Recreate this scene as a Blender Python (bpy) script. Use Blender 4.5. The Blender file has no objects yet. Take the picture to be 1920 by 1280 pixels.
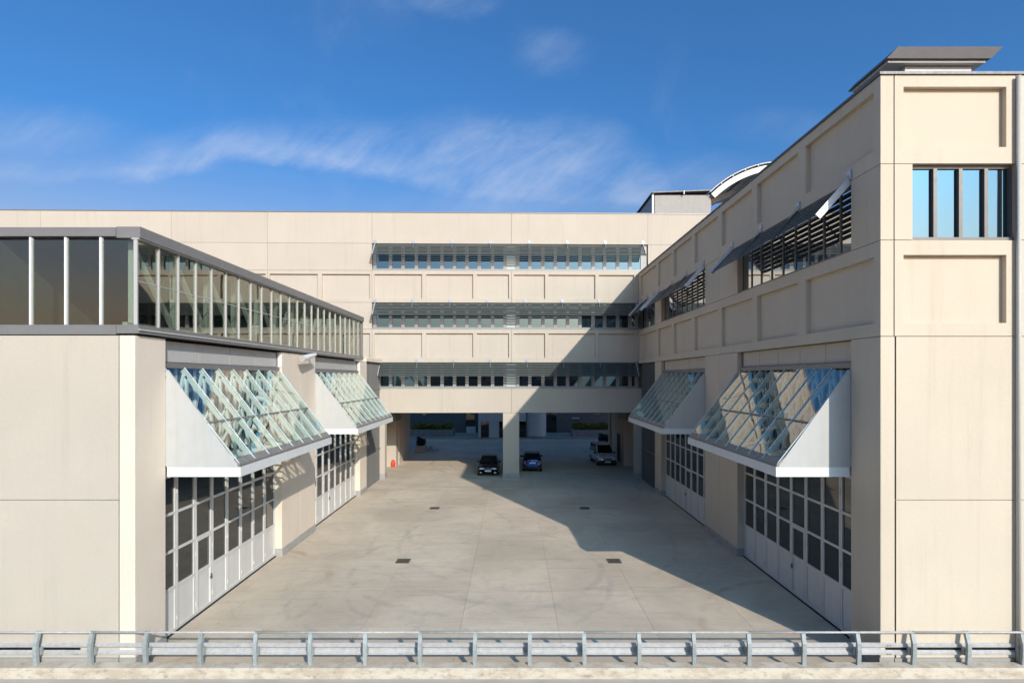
import bpy, bmesh, math, random
from mathutils import Vector, Matrix
R = math.radians
random.seed(7)
scene = bpy.context.scene
COL = scene.collection

# ------------------------------------------------------------------ camera, sky, sun, exposure
CAM_H = 7.9
cam = bpy.data.cameras.new('camera'); cam_ob = bpy.data.objects.new('camera', cam); COL.objects.link(cam_ob)
cam_ob.location = (0, 0, CAM_H); cam_ob.rotation_euler = (R(90), 0, 0)
cam.sensor_width = 36.0; cam.lens = 36.0 * 1030 / 1920
cam.shift_x = -1 / 1920; cam.shift_y = 68 / 1920
cam.clip_start = 0.1; cam.clip_end = 5000
scene.camera = cam_ob

LIGHT = Vector((-0.549, 1.12, -0.63)).normalized()
EL = math.asin(-LIGHT.z); AZ = math.atan2(-LIGHT.x, -LIGHT.y)
sun = bpy.data.lights.new('sun', 'SUN'); sun_ob = bpy.data.objects.new('sun', sun); COL.objects.link(sun_ob)
sun.energy = 3.35; sun.angle = R(0.53); sun.color = (1.0, 0.925, 0.85)
sun_ob.rotation_euler = LIGHT.to_track_quat('-Z', 'Y').to_euler(); sun_ob.location = (40, -80, 60)

world = bpy.data.worlds.new('World'); scene.world = world; world.use_nodes = True
wt = world.node_tree; wt.nodes.clear()
def N(t, typ, **kw):
    n = t.nodes.new(typ)
    for k, v in kw.items():
        if k.startswith('i_'):
            key = k[2:]; n.inputs[int(key) if key.isdigit() else key].default_value = v
        else: setattr(n, k, v)
    return n
def L(t, a, b): t.links.new(a, b)
def math_(t, op, a, b=None, c=None, clamp=False):
    n = t.nodes.new('ShaderNodeMath'); n.operation = op; n.use_clamp = clamp
    for i, v in enumerate((a, b, c)):
        if v is None: continue
        if isinstance(v, (int, float)): n.inputs[i].default_value = v
        else: t.links.new(v, n.inputs[i])
    return n.outputs[0]
def mixc(t, fac, a, b, mode='MIX'):
    n = t.nodes.new('ShaderNodeMix'); n.data_type = 'RGBA'; n.blend_type = mode
    for i, v in ((0, fac), (6, a), (7, b)):
        if isinstance(v, (int, float)): n.inputs[i].default_value = v
        elif isinstance(v, tuple): n.inputs[i].default_value = v if len(v) == 4 else (*v, 1)
        else: t.links.new(v, n.inputs[i])
    return n.outputs[2]
def maprange(t, v, a, b, c=0.0, d=1.0, smooth=True):
    n = t.nodes.new('ShaderNodeMapRange'); n.interpolation_type = 'SMOOTHSTEP' if smooth else 'LINEAR'; n.clamp = True
    t.links.new(v, n.inputs[0])
    for i, x in enumerate((a, b, c, d)): n.inputs[i + 1].default_value = x
    return n.outputs[0]
def noise(t, vec, scale, detail=4, rough=0.55, dist=0.0):
    n = t.nodes.new('ShaderNodeTexNoise'); n.inputs['Scale'].default_value = scale; n.inputs['Detail'].default_value = detail
    n.inputs['Roughness'].default_value = rough; n.inputs['Distortion'].default_value = dist
    if vec is not None: t.links.new(vec, n.inputs['Vector'])
    return n.outputs['Fac']

sky = N(wt, 'ShaderNodeTexSky'); sky.sky_type = 'NISHITA'; sky.sun_disc = False
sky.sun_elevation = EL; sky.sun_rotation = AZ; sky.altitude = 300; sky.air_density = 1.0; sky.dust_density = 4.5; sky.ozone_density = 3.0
tc = N(wt, 'ShaderNodeTexCoord'); sep = N(wt, 'ShaderNodeSeparateXYZ'); L(wt, tc.outputs['Generated'], sep.inputs[0])
yc = math_(wt, 'MAXIMUM', sep.outputs[1], 0.2)
ca = math_(wt, 'DIVIDE', sep.outputs[0], yc); cb_ = math_(wt, 'DIVIDE', sep.outputs[2], yc)      # bearing and height of the view direction
def cloud_vec(su, sv, rot, off):
    c = N(wt, 'ShaderNodeCombineXYZ'); L(wt, ca, c.inputs[0]); L(wt, cb_, c.inputs[1])
    m0 = N(wt, 'ShaderNodeMapping'); m0.inputs['Rotation'].default_value = (0, 0, R(-rot)); L(wt, c.outputs[0], m0.inputs[0])
    m = N(wt, 'ShaderNodeMapping'); m.inputs['Scale'].default_value = (su, sv, 1); m.inputs['Location'].default_value = (off, off * 0.37, 0)
    L(wt, m0.outputs[0], m.inputs[0]); return m.outputs[0]
def curve(pts):
    n = N(wt, 'ShaderNodeFloatCurve'); cm = n.mapping; cv_ = cm.curves[0]
    pp = [((px - 960) / 1030 / 1.5 + 0.5, (708 - py) / 1030) for px, py in pts]
    cv_.points[0].location = pp[0]; cv_.points[1].location = pp[-1]
    for p in pp[1:-1]: cv_.points.new(*p)
    cm.update()
    t = math_(wt, 'ADD', math_(wt, 'DIVIDE', wa, 1.5), 0.5, clamp=True); L(wt, t, n.inputs['Value']); return n.outputs[0]
n1 = math_(wt, 'SUBTRACT', noise(wt, cloud_vec(1, 1.6, 0, 3.1), 5.0, 5, 0.55), 0.5)
n2 = math_(wt, 'SUBTRACT', noise(wt, cloud_vec(1, 1.6, 0, 8.7), 9.0, 6, 0.6), 0.5)
wa = math_(wt, 'ADD', ca, math_(wt, 'MULTIPLY', n1, 0.10)); wb_ = math_(wt, 'ADD', cb_, math_(wt, 'MULTIPLY', n2, 0.055))
lowc = curve([(188, 345), (320, 340), (440, 312), (600, 326), (760, 352), (900, 388), (1200, 398), (1732, 402)])
upc = curve([(188, 290), (320, 240), (500, 215), (700, 212), (900, 200), (1000, 200), (1120, 215), (1220, 262), (1330, 380), (1732, 430)])
above = maprange(wt, math_(wt, 'SUBTRACT', wb_, lowc), -0.006, 0.028)
below = maprange(wt, math_(wt, 'SUBTRACT', upc, wb_), -0.012, 0.095)
b1 = math_(wt, 'MULTIPLY', above, below)
def blob(px, py, rx_, ry_):
    dx = math_(wt, 'DIVIDE', math_(wt, 'SUBTRACT', wa, (px - 960) / 1030), rx_ / 1030); dy = math_(wt, 'DIVIDE', math_(wt, 'SUBTRACT', wb_, (708 - py) / 1030), ry_ / 1030)
    d = math_(wt, 'SQRT', math_(wt, 'ADD', math_(wt, 'MULTIPLY', dx, dx), math_(wt, 'MULTIPLY', dy, dy)))
    return maprange(wt, d, 1.2, 0.1)
streak = noise(wt, cloud_vec(3.0, 13.0, 38, 1.0), 1.3, 9, 0.66, 0.5)
fine = noise(wt, cloud_vec(5, 9, 20, 5.0), 2.2, 8, 0.68, 0.4)
soft = noise(wt, cloud_vec(1, 2.2, 8, 11.0), 5.5, 4, 0.5)
tex = math_(wt, 'ADD', math_(wt, 'ADD', math_(wt, 'MULTIPLY', streak, 0.45), math_(wt, 'MULTIPLY', fine, 0.28)), math_(wt, 'MULTIPLY', soft, 0.30))
body = maprange(wt, tex, 0.34, 0.72)
s = math_(wt, 'MULTIPLY', b1, math_(wt, 'SUBTRACT', 0.52, math_(wt, 'MULTIPLY', wa, 0.28)))
for px, py, rx_, ry_, k in ((1040, 95, 75, 55, 0.22), (840, 5, 110, 35, 0.30), (1300, 335, 150, 55, 0.22), (1000, 380, 330, 45, 0.26), (1500, 240, 160, 45, 0.10), (60, 250, 200, 60, 0.22)):
    s = math_(wt, 'MAXIMUM', s, math_(wt, 'MULTIPLY', blob(px, py, rx_, ry_), k))
wide = math_(wt, 'MULTIPLY', maprange(wt, noise(wt, tc.outputs['Generated'], 2.6, 6, 0.6, 0.8), 0.50, 0.80), 0.22)
s = math_(wt, 'MAXIMUM', s, wide)
cl = math_(wt, 'MULTIPLY', s, math_(wt, 'ADD', math_(wt, 'MULTIPLY', body, 0.85), 0.15), clamp=True)
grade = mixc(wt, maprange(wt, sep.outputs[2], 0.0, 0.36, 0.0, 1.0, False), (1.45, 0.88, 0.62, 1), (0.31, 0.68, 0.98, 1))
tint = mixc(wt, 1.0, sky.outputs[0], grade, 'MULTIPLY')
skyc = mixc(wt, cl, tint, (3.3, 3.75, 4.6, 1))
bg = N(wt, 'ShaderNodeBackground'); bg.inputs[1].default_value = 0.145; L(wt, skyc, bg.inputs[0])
wo = N(wt, 'ShaderNodeOutputWorld'); L(wt, bg.outputs[0], wo.inputs[0])

scene.view_settings.view_transform = 'Standard'; scene.view_settings.look = 'None'
scene.view_settings.exposure = 0.40; scene.view_settings.gamma = 1.0; scene.view_settings.use_curve_mapping = False
scene.render.engine = 'CYCLES'
scene.cycles.max_bounces = 6; scene.cycles.transparent_max_bounces = 14; scene.cycles.diffuse_bounces = 3; scene.cycles.glossy_bounces = 3
scene.cycles.caustics_reflective = False; scene.cycles.caustics_refractive = False

# ------------------------------------------------------------------ materials
MATS = {}
def new_mat(name):
    m = bpy.data.materials.new(name); m.use_nodes = True; MATS[name] = m
    t = m.node_tree; t.nodes.clear()
    return m, t, N(t, 'ShaderNodeOutputMaterial')
def pos(t, scale=(1, 1, 1)):
    g = N(t, 'ShaderNodeNewGeometry')
    m = N(t, 'ShaderNodeMapping'); m.inputs['Scale'].default_value = scale; L(t, g.outputs['Position'], m.inputs[0])
    return m.outputs[0]
def plain(name, col, rough=0.5, metal=0.0, var=0.12, vscale=3.0, bump=0.0, bscale=40.0, spec=0.5, rand=0.05, streak=0.0, coat=0.0):
    m, t, out = new_mat(name)
    p = N(t, 'ShaderNodeBsdfPrincipled'); p.inputs['Metallic'].default_value = metal; p.inputs['Roughness'].default_value = rough
    p.inputs['Specular IOR Level'].default_value = spec; p.inputs['Coat Weight'].default_value = coat
    n = noise(t, pos(t), vscale, 6, 0.6)
    v = maprange(t, n, 0.25, 0.75, 1 - var, 1 + var * 0.6, False)
    if streak:
        s_ = noise(t, pos(t, (5, 5, 0.25)), 1.0, 5, 0.65)
        v = math_(t, 'MULTIPLY', v, maprange(t, s_, 0.45, 0.8, 1.0, 1 - streak))
    if rand:
        oi = N(t, 'ShaderNodeObjectInfo')
        v = math_(t, 'MULTIPLY', v, maprange(t, oi.outputs['Random'], 0, 1, 1 - rand, 1 + rand, False))
    c = mixc(t, 1.0, (*col, 1), v, 'MULTIPLY')
    L(t, c, p.inputs['Base Color'])
    r2 = maprange(t, noise(t, pos(t), vscale * 2.3, 4), 0.3, 0.7, max(0.02, rough - 0.06), min(1, rough + 0.06), False); L(t, r2, p.inputs['Roughness'])
    if bump:
        b = N(t, 'ShaderNodeBump'); b.inputs['Strength'].default_value = bump; b.inputs['Distance'].default_value = 0.02
        L(t, noise(t, pos(t), bscale, 5, 0.7), b.inputs['Height']); L(t, b.outputs[0], p.inputs['Normal'])
    L(t, p.outputs[0], out.inputs[0]); return m
def cream(name, col):
    m, t, out = new_mat(name)
    p = N(t, 'ShaderNodeBsdfPrincipled'); p.inputs['Roughness'].default_value = 0.85; p.inputs['Specular IOR Level'].default_value = 0.25
    v = maprange(t, noise(t, pos(t), 0.35, 6, 0.6), 0.3, 0.7, 0.955, 1.03, False)
    v = math_(t, 'MULTIPLY', v, maprange(t, noise(t, pos(t, (1, 1, 1)), 22, 4, 0.7), 0.3, 0.7, 0.965, 1.03, False))
    s_ = noise(t, pos(t, (2.2, 2.2, 0.10)), 1.6, 4, 0.7)
    v = math_(t, 'MULTIPLY', v, maprange(t, s_, 0.50, 0.80, 1.0, 0.90))
    oi = N(t, 'ShaderNodeObjectInfo'); v = math_(t, 'MULTIPLY', v, maprange(t, oi.outputs['Random'], 0, 1, 0.975, 1.015, False))
    c = mixc(t, 1.0, (*col, 1), v, 'MULTIPLY')
    st = maprange(t, noise(t, pos(t, (1, 1, 0.5)), 0.8, 7, 0.7), 0.58, 0.82, 0.0, 0.35)
    c = mixc(t, st, c, (col[0] * 0.86, col[1] * 0.82, col[2] * 0.72, 1))
    L(t, c, p.inputs['Base Color'])
    b = N(t, 'ShaderNodeBump'); b.inputs['Strength'].default_value = 0.35; b.inputs['Distance'].default_value = 0.012
    L(t, noise(t, pos(t), 30, 3, 0.75), b.inputs['Height']); L(t, b.outputs[0], p.inputs['Normal'])
    L(t, p.outputs[0], out.inputs[0]); return m
def glass(name, tint, lo, hi, power=2.5, wave=0.0, wscale=1.0, gl=(0.95, 0.97, 1.0)):
    m, t, out = new_mat(name)
    lw = N(t, 'ShaderNodeLayerWeight'); lw.inputs[0].default_value = 0.5
    f = math_(t, 'ADD', lo, math_(t, 'MULTIPLY', math_(t, 'POWER', lw.outputs['Facing'], power), hi - lo), clamp=True)
    tr = N(t, 'ShaderNodeBsdfTransparent'); tr.inputs[0].default_value = (*tint, 1)
    g = N(t, 'ShaderNodeBsdfGlossy'); g.inputs['Roughness'].default_value = 0.0; g.inputs['Color'].default_value = (*gl, 1)
    if wave:
        b = N(t, 'ShaderNodeBump'); b.inputs['Strength'].default_value = 1.0; b.inputs['Distance'].default_value = wave
        oi = N(t, 'ShaderNodeObjectInfo'); va = N(t, 'ShaderNodeVectorMath'); va.operation = 'ADD'
        cb = N(t, 'ShaderNodeCombineXYZ'); L(t, math_(t, 'MULTIPLY', oi.outputs['Random'], 6.0), cb.inputs[0])
        L(t, pos(t), va.inputs[0]); L(t, cb.outputs[0], va.inputs[1])
        L(t, noise(t, va.outputs[0], wscale, 1, 0.4), b.inputs['Height']); L(t, b.outputs[0], g.inputs['Normal'])
    mx = N(t, 'ShaderNodeMixShader'); L(t, f, mx.inputs[0]); L(t, tr.outputs[0], mx.inputs[1]); L(t, g.outputs[0], mx.inputs[2])
    L(t, mx.outputs[0], out.inputs[0]); return m
def dark_glass(name, col, lo, hi, power=2.5, wave=0.0015, gl=(0.95, 0.97, 1.0)):
    m, t, out = new_mat(name)
    lw = N(t, 'ShaderNodeLayerWeight'); lw.inputs[0].default_value = 0.5
    f = math_(t, 'ADD', lo, math_(t, 'MULTIPLY', math_(t, 'POWER', lw.outputs['Facing'], power), hi - lo), clamp=True)
    d = N(t, 'ShaderNodeBsdfDiffuse')
    oi = N(t, 'ShaderNodeObjectInfo'); v = maprange(t, oi.outputs['Random'], 0, 1, 0.6, 1.5, False)
    L(t, mixc(t, 1.0, (*col, 1), v, 'MULTIPLY'), d.inputs[0])
    g = N(t, 'ShaderNodeBsdfGlossy'); g.inputs['Roughness'].default_value = 0.01; g.inputs['Color'].default_value = (*gl, 1)
    b = N(t, 'ShaderNodeBump'); b.inputs['Strength'].default_value = 1.0; b.inputs['Distance'].default_value = wave
    va = N(t, 'ShaderNodeVectorMath'); va.operation = 'ADD'; cb = N(t, 'ShaderNodeCombineXYZ'); L(t, math_(t, 'MULTIPLY', oi.outputs['Random'], 9.0), cb.inputs[2])
    L(t, pos(t), va.inputs[0]); L(t, cb.outputs[0], va.inputs[1])
    L(t, noise(t, va.outputs[0], 1.3, 1, 0.4), b.inputs['Height']); L(t, b.outputs[0], g.inputs['Normal'])
    mx = N(t, 'ShaderNodeMixShader'); L(t, f, mx.inputs[0]); L(t, d.outputs[0], mx.inputs[1]); L(t, g.outputs[0], mx.inputs[2])
    L(t, mx.outputs[0], out.inputs[0]); return m

def concrete_ground():
    m, t, out = new_mat('courtyard_concrete')
    p = N(t, 'ShaderNodeBsdfPrincipled'); p.inputs['Roughness'].default_value = 0.8; p.inputs['Specular IOR Level'].default_value = 0.3
    P = pos(t)
    c = mixc(t, maprange(t, noise(t, P, 0.22, 7, 0.62, 0.4), 0.32, 0.68), (0.510, 0.412, 0.308, 1), (0.640, 0.525, 0.395, 1))
    c = mixc(t, maprange(t, noise(t, P, 1.1, 8, 0.7, 0.8), 0.48, 0.78, 0, 0.5), c, (0.34, 0.298, 0.24, 1))
    c = mixc(t, maprange(t, noise(t, pos(t, (0.35, 1.3, 1)), 0.9, 8, 0.72, 1.2), 0.52, 0.75, 0, 0.42), c, (0.35, 0.31, 0.255, 1))
    c = mixc(t, maprange(t, noise(t, pos(t, (1, 0.6, 1)), 0.33, 5, 0.6), 0.60, 0.78, 0, 0.45), c, (0.42, 0.345, 0.25, 1))
    c = mixc(t, maprange(t, noise(t, P, 14, 5, 0.8), 0.5, 0.75, 0, 0.22), c, (0.26, 0.25, 0.23, 1))
    sp = N(t, 'ShaderNodeSeparateXYZ'); L(t, P, sp.inputs[0])
    wob = math_(t, 'MULTIPLY', math_(t, 'SUBTRACT', noise(t, P, 0.5, 2), 0.5), 0.5)
    brk = maprange(t, noise(t, P, 0.7, 5, 0.7), 0.40, 0.66)
    def arc(cx, cy, r, w, k, col):
        nonlocal c
        dx = math_(t, 'SUBTRACT', sp.outputs[0], cx); dy = math_(t, 'SUBTRACT', sp.outputs[1], cy)
        d = math_(t, 'SQRT', math_(t, 'ADD', math_(t, 'MULTIPLY', dx, dx), math_(t, 'MULTIPLY', dy, dy)))
        d = math_(t, 'ABSOLUTE', math_(t, 'ADD', math_(t, 'SUBTRACT', d, r), wob))
        f = math_(t, 'MULTIPLY', maprange(t, d, w, w * 0.2), math_(t, 'MULTIPLY', brk, min(0.8, k * 1.15)))
        c = mixc(t, f, c, (*col, 1))
    dk = (0.23, 0.22, 0.205)
    for a in ((-1.5, 23.5, 5.2, 0.22, 0.28), (-2.4, 22.0, 6.2, 0.2, 0.2), (1.2, 27, 6.6, 0.22, 0.25), (1.2, 27, 8.0, 0.22, 0.22), (4.0, 30, 9.5, 0.25, 0.2),
              (-6, 29, 6.0, 0.2, 0.2), (-3.5, 20.5, 2.6, 0.16, 0.22), (0, 40, 9, 0.2, 0.25), (3, 52, 10.5, 0.15, 0.55), (3, 52, 9.0, 0.15, 0.4), (-8, 18, 5, 0.16, 0.2)): arc(*a, dk)
    c = mixc(t, math_(t, 'MULTIPLY', maprange(t, noise(t, pos(t, (0.16, 1.9, 1)), 1.0, 9, 0.75, 1.5), 0.50, 0.74), maprange(t, noise(t, P, 0.25, 3), 0.32, 0.58, 0.1, 0.6)), c, (0.31, 0.27, 0.235, 1))
    c = mixc(t, math_(t, 'MULTIPLY', maprange(t, noise(t, P, 3.2, 8, 0.8, 1.0), 0.55, 0.72), maprange(t, noise(t, P, 0.45, 3), 0.42, 0.62, 0.0, 0.5)), c, (0.25, 0.23, 0.21, 1))
    for a in ((-12.5, 20, 5.6, 0.25, 0.55), (10.5, 17, 4.4, 0.22, 0.5)): arc(*a, (0.40, 0.29, 0.18))
    oi = N(t, 'ShaderNodeObjectInfo'); v = maprange(t, oi.outputs['Random'], 0, 1, 0.95, 1.04, False)
    c = mixc(t, 1.0, c, v, 'MULTIPLY')
    L(t, c, p.inputs['Base Color'])
    b = N(t, 'ShaderNodeBump'); b.inputs['Strength'].default_value = 0.25; b.inputs['Distance'].default_value = 0.01
    L(t, noise(t, P, 25, 3, 0.75), b.inputs['Height']); L(t, b.outputs[0], p.inputs['Normal'])
    L(t, p.outputs[0], out.inputs[0]); return m
def worn_kerb():
    m, t, out = new_mat('worn_kerb')
    p = N(t, 'ShaderNodeBsdfPrincipled'); p.inputs['Roughness'].default_value = 0.85
    P = pos(t, (1, 1, 2))
    c = mixc(t, maprange(t, noise(t, P, 1.6, 7, 0.65), 0.4, 0.62), (0.60, 0.52, 0.41, 1), (0.48, 0.39, 0.29, 1))
    c = mixc(t, maprange(t, noise(t, P, 4, 7, 0.75), 0.50, 0.70, 0, 0.8), c, (0.27, 0.23, 0.19, 1))
    L(t, c, p.inputs['Base Color'])
    b = N(t, 'ShaderNodeBump'); b.inputs['Strength'].default_value = 0.6; b.inputs['Distance'].default_value = 0.02
    L(t, noise(t, P, 12, 7, 0.75), b.inputs['Height']); L(t, b.outputs[0], p.inputs['Normal'])
    L(t, p.outputs[0], out.inputs[0]); return m
def leafy(name, a, b_):
    m, t, out = new_mat(name)
    p = N(t, 'ShaderNodeBsdfPrincipled'); p.inputs['Roughness'].default_value = 0.55
    c = mixc(t, maprange(t, noise(t, pos(t), 6, 3), 0.35, 0.65), (*a, 1), (*b_, 1)); L(t, c, p.inputs['Base Color'])
    L(t, p.outputs[0], out.inputs[0]); return m

CREAM = cream('cream_plaster', (0.505, 0.440, 0.358))  # one plaster in three tones; this copy darkened for the sunlit rear facade
CREAMR = cream('cream_plaster_shade_lift', (0.605, 0.510, 0.392))  # same plaster, colour lifted and warmed to brighten the shaded right wing
CREAML = cream('cream_plaster_sun_lift', (0.70, 0.60, 0.485))  # same plaster again, lightened so the sunlit left wing reads brighter
CREAM2 = cream('cream_cladding', (0.58, 0.50, 0.40))
CORE = plain('joint_backing', (0.20, 0.175, 0.14), 0.9)  # dark backing core that shows in the panel joints
CONC = concrete_ground()
KERB = worn_kerb()
PLINTH = plain('plinth_concrete', (0.36, 0.345, 0.315), 0.85, var=0.2, vscale=2, bump=0.3, rand=0.03)
GREYM = plain('grey_metal', (0.235, 0.225, 0.215), 0.45, 0.3, var=0.08, rand=0.03)
GREYL = plain('light_grey_panel', (0.455, 0.445, 0.42), 0.5, var=0.05, rand=0.04, streak=0.06)
WHITEM = plain('white_metal', (0.72, 0.72, 0.70), 0.4, var=0.05, streak=0.08)
GABLE = plain('gable_sheet', (0.47, 0.46, 0.43), 0.5, var=0.05, streak=0.08)
GUTTER = plain('gutter_metal', (0.25, 0.235, 0.21), 0.5, 0.2, var=0.25, vscale=5, streak=0.2)
RAFTER = plain('pale_green_steel', (0.64, 0.69, 0.66), 0.4, var=0.05)
DOORP = plain('door_paint', (0.62, 0.60, 0.56), 0.45, var=0.05, streak=0.1, rand=0.04)
MULL = plain('mullion_metal', (0.29, 0.295, 0.285), 0.45, 0.1, var=0.06)
DMULL = plain('dark_mullion', (0.16, 0.15, 0.135), 0.45, 0.2, var=0.06)
SLAT = plain('louvre_metal', (0.072, 0.082, 0.075), 0.5, 0.1, var=0.06)
ARM = plain('awning_arm', (0.62, 0.64, 0.68), 0.4, 0.1)
TIE = plain('tie_rod_steel', (0.42, 0.44, 0.47), 0.4, 0.3)
GRILLE = plain('ribbed_cladding', (0.155, 0.15, 0.14), 0.55, 0.1, var=0.12, streak=0.15)
GALV = plain('galvanised_steel', (0.47, 0.45, 0.43), 0.6, 0.1, var=0.2, vscale=9, rand=0.05, streak=0.12)
GALVP = plain('galvanised_post', (0.36, 0.385, 0.375), 0.6, 0.15, var=0.22, vscale=9, rand=0.1, streak=0.15)
COPING = plain('coping_metal', (0.12, 0.12, 0.12), 0.5, 0.3)
DRAIN = plain('rusty_iron', (0.15, 0.125, 0.095), 0.75, 0.3, var=0.35, vscale=14)
DARK = plain('dark_interior', (0.055, 0.052, 0.048), 0.9)
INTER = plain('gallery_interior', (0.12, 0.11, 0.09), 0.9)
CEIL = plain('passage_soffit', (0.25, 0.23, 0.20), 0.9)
RED = plain('red_enamel', (0.75, 0.07, 0.02), 0.35, var=0.08)
BLACK = plain('black_rubber', (0.018, 0.018, 0.018), 0.7)
SLATE = plain('slate_wall', (0.13, 0.135, 0.14), 0.8, var=0.15, vscale=1.5)
LOBBY = plain('grey_render', (0.74, 0.73, 0.71), 0.85, var=0.08)
PLANT = plain('planter_concrete', (0.36, 0.35, 0.33), 0.85, var=0.18, vscale=2)
HEDGE = leafy('hedge_leaf', (0.15, 0.13, 0.012), (0.27, 0.20, 0.015))
SHRUB = leafy('shrub_leaf', (0.018, 0.028, 0.018), (0.035, 0.05, 0.025))
PALE_STRIP = plain('pale_strip', (0.55, 0.54, 0.52), 0.8, var=0.3, vscale=4)  # pale mottled colour of the rear court strip
BRICK = plain('brown_wall', (0.13, 0.105, 0.085), 0.85)
G_CAN = glass('canopy_glass', (0.84, 0.90, 0.86), 0.05, 0.62, 2.0, wave=0.0045, wscale=0.8, gl=(1.0, 0.95, 0.84))
G_GAL = glass('gallery_glass', (0.76, 0.81, 0.75), 0.10, 0.46, 1.8, wave=0.0012, wscale=1.0, gl=(0.95, 0.92, 0.85))
G_WIN = dark_glass('strip_window_glass', (0.012, 0.016, 0.02), 0.23, 0.95, 2.2, 0.0015, gl=(0.42, 0.78, 1.0))
G_WING = dark_glass('wing_window_glass', (0.010, 0.013, 0.015), 0.30, 0.95, 1.6, 0.0015)
G_DOOR = dark_glass('door_glass', (0.012, 0.014, 0.013), 0.08, 0.75, 3.2, 0.001)
BLIND = plain('pale_panel', (0.48, 0.56, 0.53), 0.5, var=0.04)

# ------------------------------------------------------------------ mesh helpers
def link(o, parent=None):
    COL.objects.link(o)
    if parent is not None: o.parent = parent
    return o
class MB:
    def __init__(s): s.v = []; s.f = []
    def add(s, vs, fs):
        n = len(s.v); s.v += [tuple(x) for x in vs]; s.f += [tuple(i + n for i in f) for f in fs]; return s
    def box(s, x0, x1, y0, y1, z0, z1):
        return s.add([(x0, y0, z0), (x1, y0, z0), (x1, y1, z0), (x0, y1, z0), (x0, y0, z1), (x1, y0, z1), (x1, y1, z1), (x0, y1, z1)],
                     [(3, 2, 1, 0), (4, 5, 6, 7), (0, 1, 5, 4), (1, 2, 6, 5), (2, 3, 7, 6), (3, 0, 4, 7)])
    def bar(s, p, q, w, h, up=(0, 0, 1)):
        p, q = Vector(p), Vector(q); d = (q - p).normalized(); up = Vector(up)
        a = d.cross(up)
        if a.length < 1e-4: a = d.cross(Vector((1, 0, 0)))
        a.normalize(); b = a.cross(d).normalized()
        vs = []
        for c in (p, q):
            for sa, sb in ((-1, -1), (1, -1), (1, 1), (-1, 1)): vs.append(c + a * sa * w / 2 + b * sb * h / 2)
        return s.add(vs, [(3, 2, 1, 0), (4, 5, 6, 7), (0, 1, 5, 4), (1, 2, 6, 5), (2, 3, 7, 6), (3, 0, 4, 7)])
    def cyl(s, p, q, r, n=12, r2=None):
        p, q = Vector(p), Vector(q); d = (q - p).normalized(); r2 = r if r2 is None else r2
        a = d.cross(Vector((0, 0, 1)))
        if a.length < 1e-4: a = Vector((1, 0, 0))
        a.normalize(); b = d.cross(a)
        vs = [p + (a * math.cos(2 * math.pi * i / n) + b * math.sin(2 * math.pi * i / n)) * r for i in range(n)]
        vs += [q + (a * math.cos(2 * math.pi * i / n) + b * math.sin(2 * math.pi * i / n)) * r2 for i in range(n)]
        return s.add(vs, [tuple(range(n))[::-1], tuple(range(n, 2 * n))] + [(i, (i + 1) % n, n + (i + 1) % n, n + i) for i in range(n)])
    def prism(s, poly, d):
        """poly: 3D points, extruded by vector d"""
        n = len(poly); d = Vector(d)
        return s.add([Vector(p) for p in poly] + [Vector(p) + d for p in poly],
                     [tuple(range(n))[::-1], tuple(range(n, 2 * n))] + [(i, (i + 1) % n, n + (i + 1) % n, n + i) for i in range(n)])
    def loft(s, rings, cap=True):
        n = len(rings[0]); base = len(s.v)
        for r in rings: s.v += [tuple(p) for p in r]
        for k in range(len(rings) - 1):
            for i in range(n):
                j = (i + 1) % n
                s.f.append((base + k * n + i, base + k * n + j, base + (k + 1) * n + j, base + (k + 1) * n + i))
        if cap:
            s.f.append(tuple(base + i for i in range(n))[::-1]); s.f.append(tuple(base + (len(rings) - 1) * n + i for i in range(n)))
        return s
    def mesh(s, name, mat, off=(0, 0, 0), smooth=False, bevel=0.0):
        me = bpy.data.meshes.new(name); me.from_pydata([(v[0] - off[0], v[1] - off[1], v[2] - off[2]) for v in s.v], [], s.f)
        bm = bmesh.new(); bm.from_mesh(me)
        if bevel: bmesh.ops.bevel(bm, geom=bm.edges[:], offset=bevel, segments=1, affect='EDGES', profile=0.5)
        bmesh.ops.recalc_face_normals(bm, faces=bm.faces); bm.to_mesh(me); bm.free()
        if smooth:
            me.shade_smooth()
        me.materials.append(mat); return me
    def build(s, name, mat, parent=None, smooth=False, bevel=0.0, label=None):
        off = world_off(parent)
        o = bpy.data.objects.new(name, s.mesh(name, mat, off, smooth, bevel)); link(o, parent)
        if label: o['label'] = label
        return o
OFF = {}
def world_off(p):
    while p is not None:
        if p.name in OFF: return OFF[p.name]
        p = p.parent
    return (0, 0, 0)
def tag(o, label, cat=None, group=None, kind=None):
    if label: o['label'] = label
    if cat: o['category'] = cat
    if group: o['group'] = group
    if kind: o['kind'] = kind
    return o
def thing(name, loc, label, cat, group=None, local=False):
    o = bpy.data.objects.new(name, None); o.empty_display_size = 0.3; link(o); o.location = loc
    OFF[o.name] = (0, 0, 0) if local else tuple(loc)
    return tag(o, label, cat, group)
BOXES = {}
def boxo(name, x0, x1, y0, y1, z0, z1, mat, parent=None, bevel=0.0):
    """box object that shares its mesh with all boxes of the same size and material"""
    dx, dy, dz = x1 - x0, y1 - y0, z1 - z0
    key = (round(dx, 3), round(dy, 3), round(dz, 3), mat.name, bevel)
    if key not in BOXES: BOXES[key] = MB().box(-dx / 2, dx / 2, -dy / 2, dy / 2, -dz / 2, dz / 2).mesh(name, mat, bevel=bevel)
    o = bpy.data.objects.new(name, BOXES[key]); link(o, parent); off = world_off(parent)
    o.location = ((x0 + x1) / 2 - off[0], (y0 + y1) / 2 - off[1], (z0 + z1) / 2 - off[2]); return o
def part_group(name, parent):
    o = bpy.data.objects.new(name, None); o.empty_display_size = 0.2; link(o, parent); return o

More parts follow.
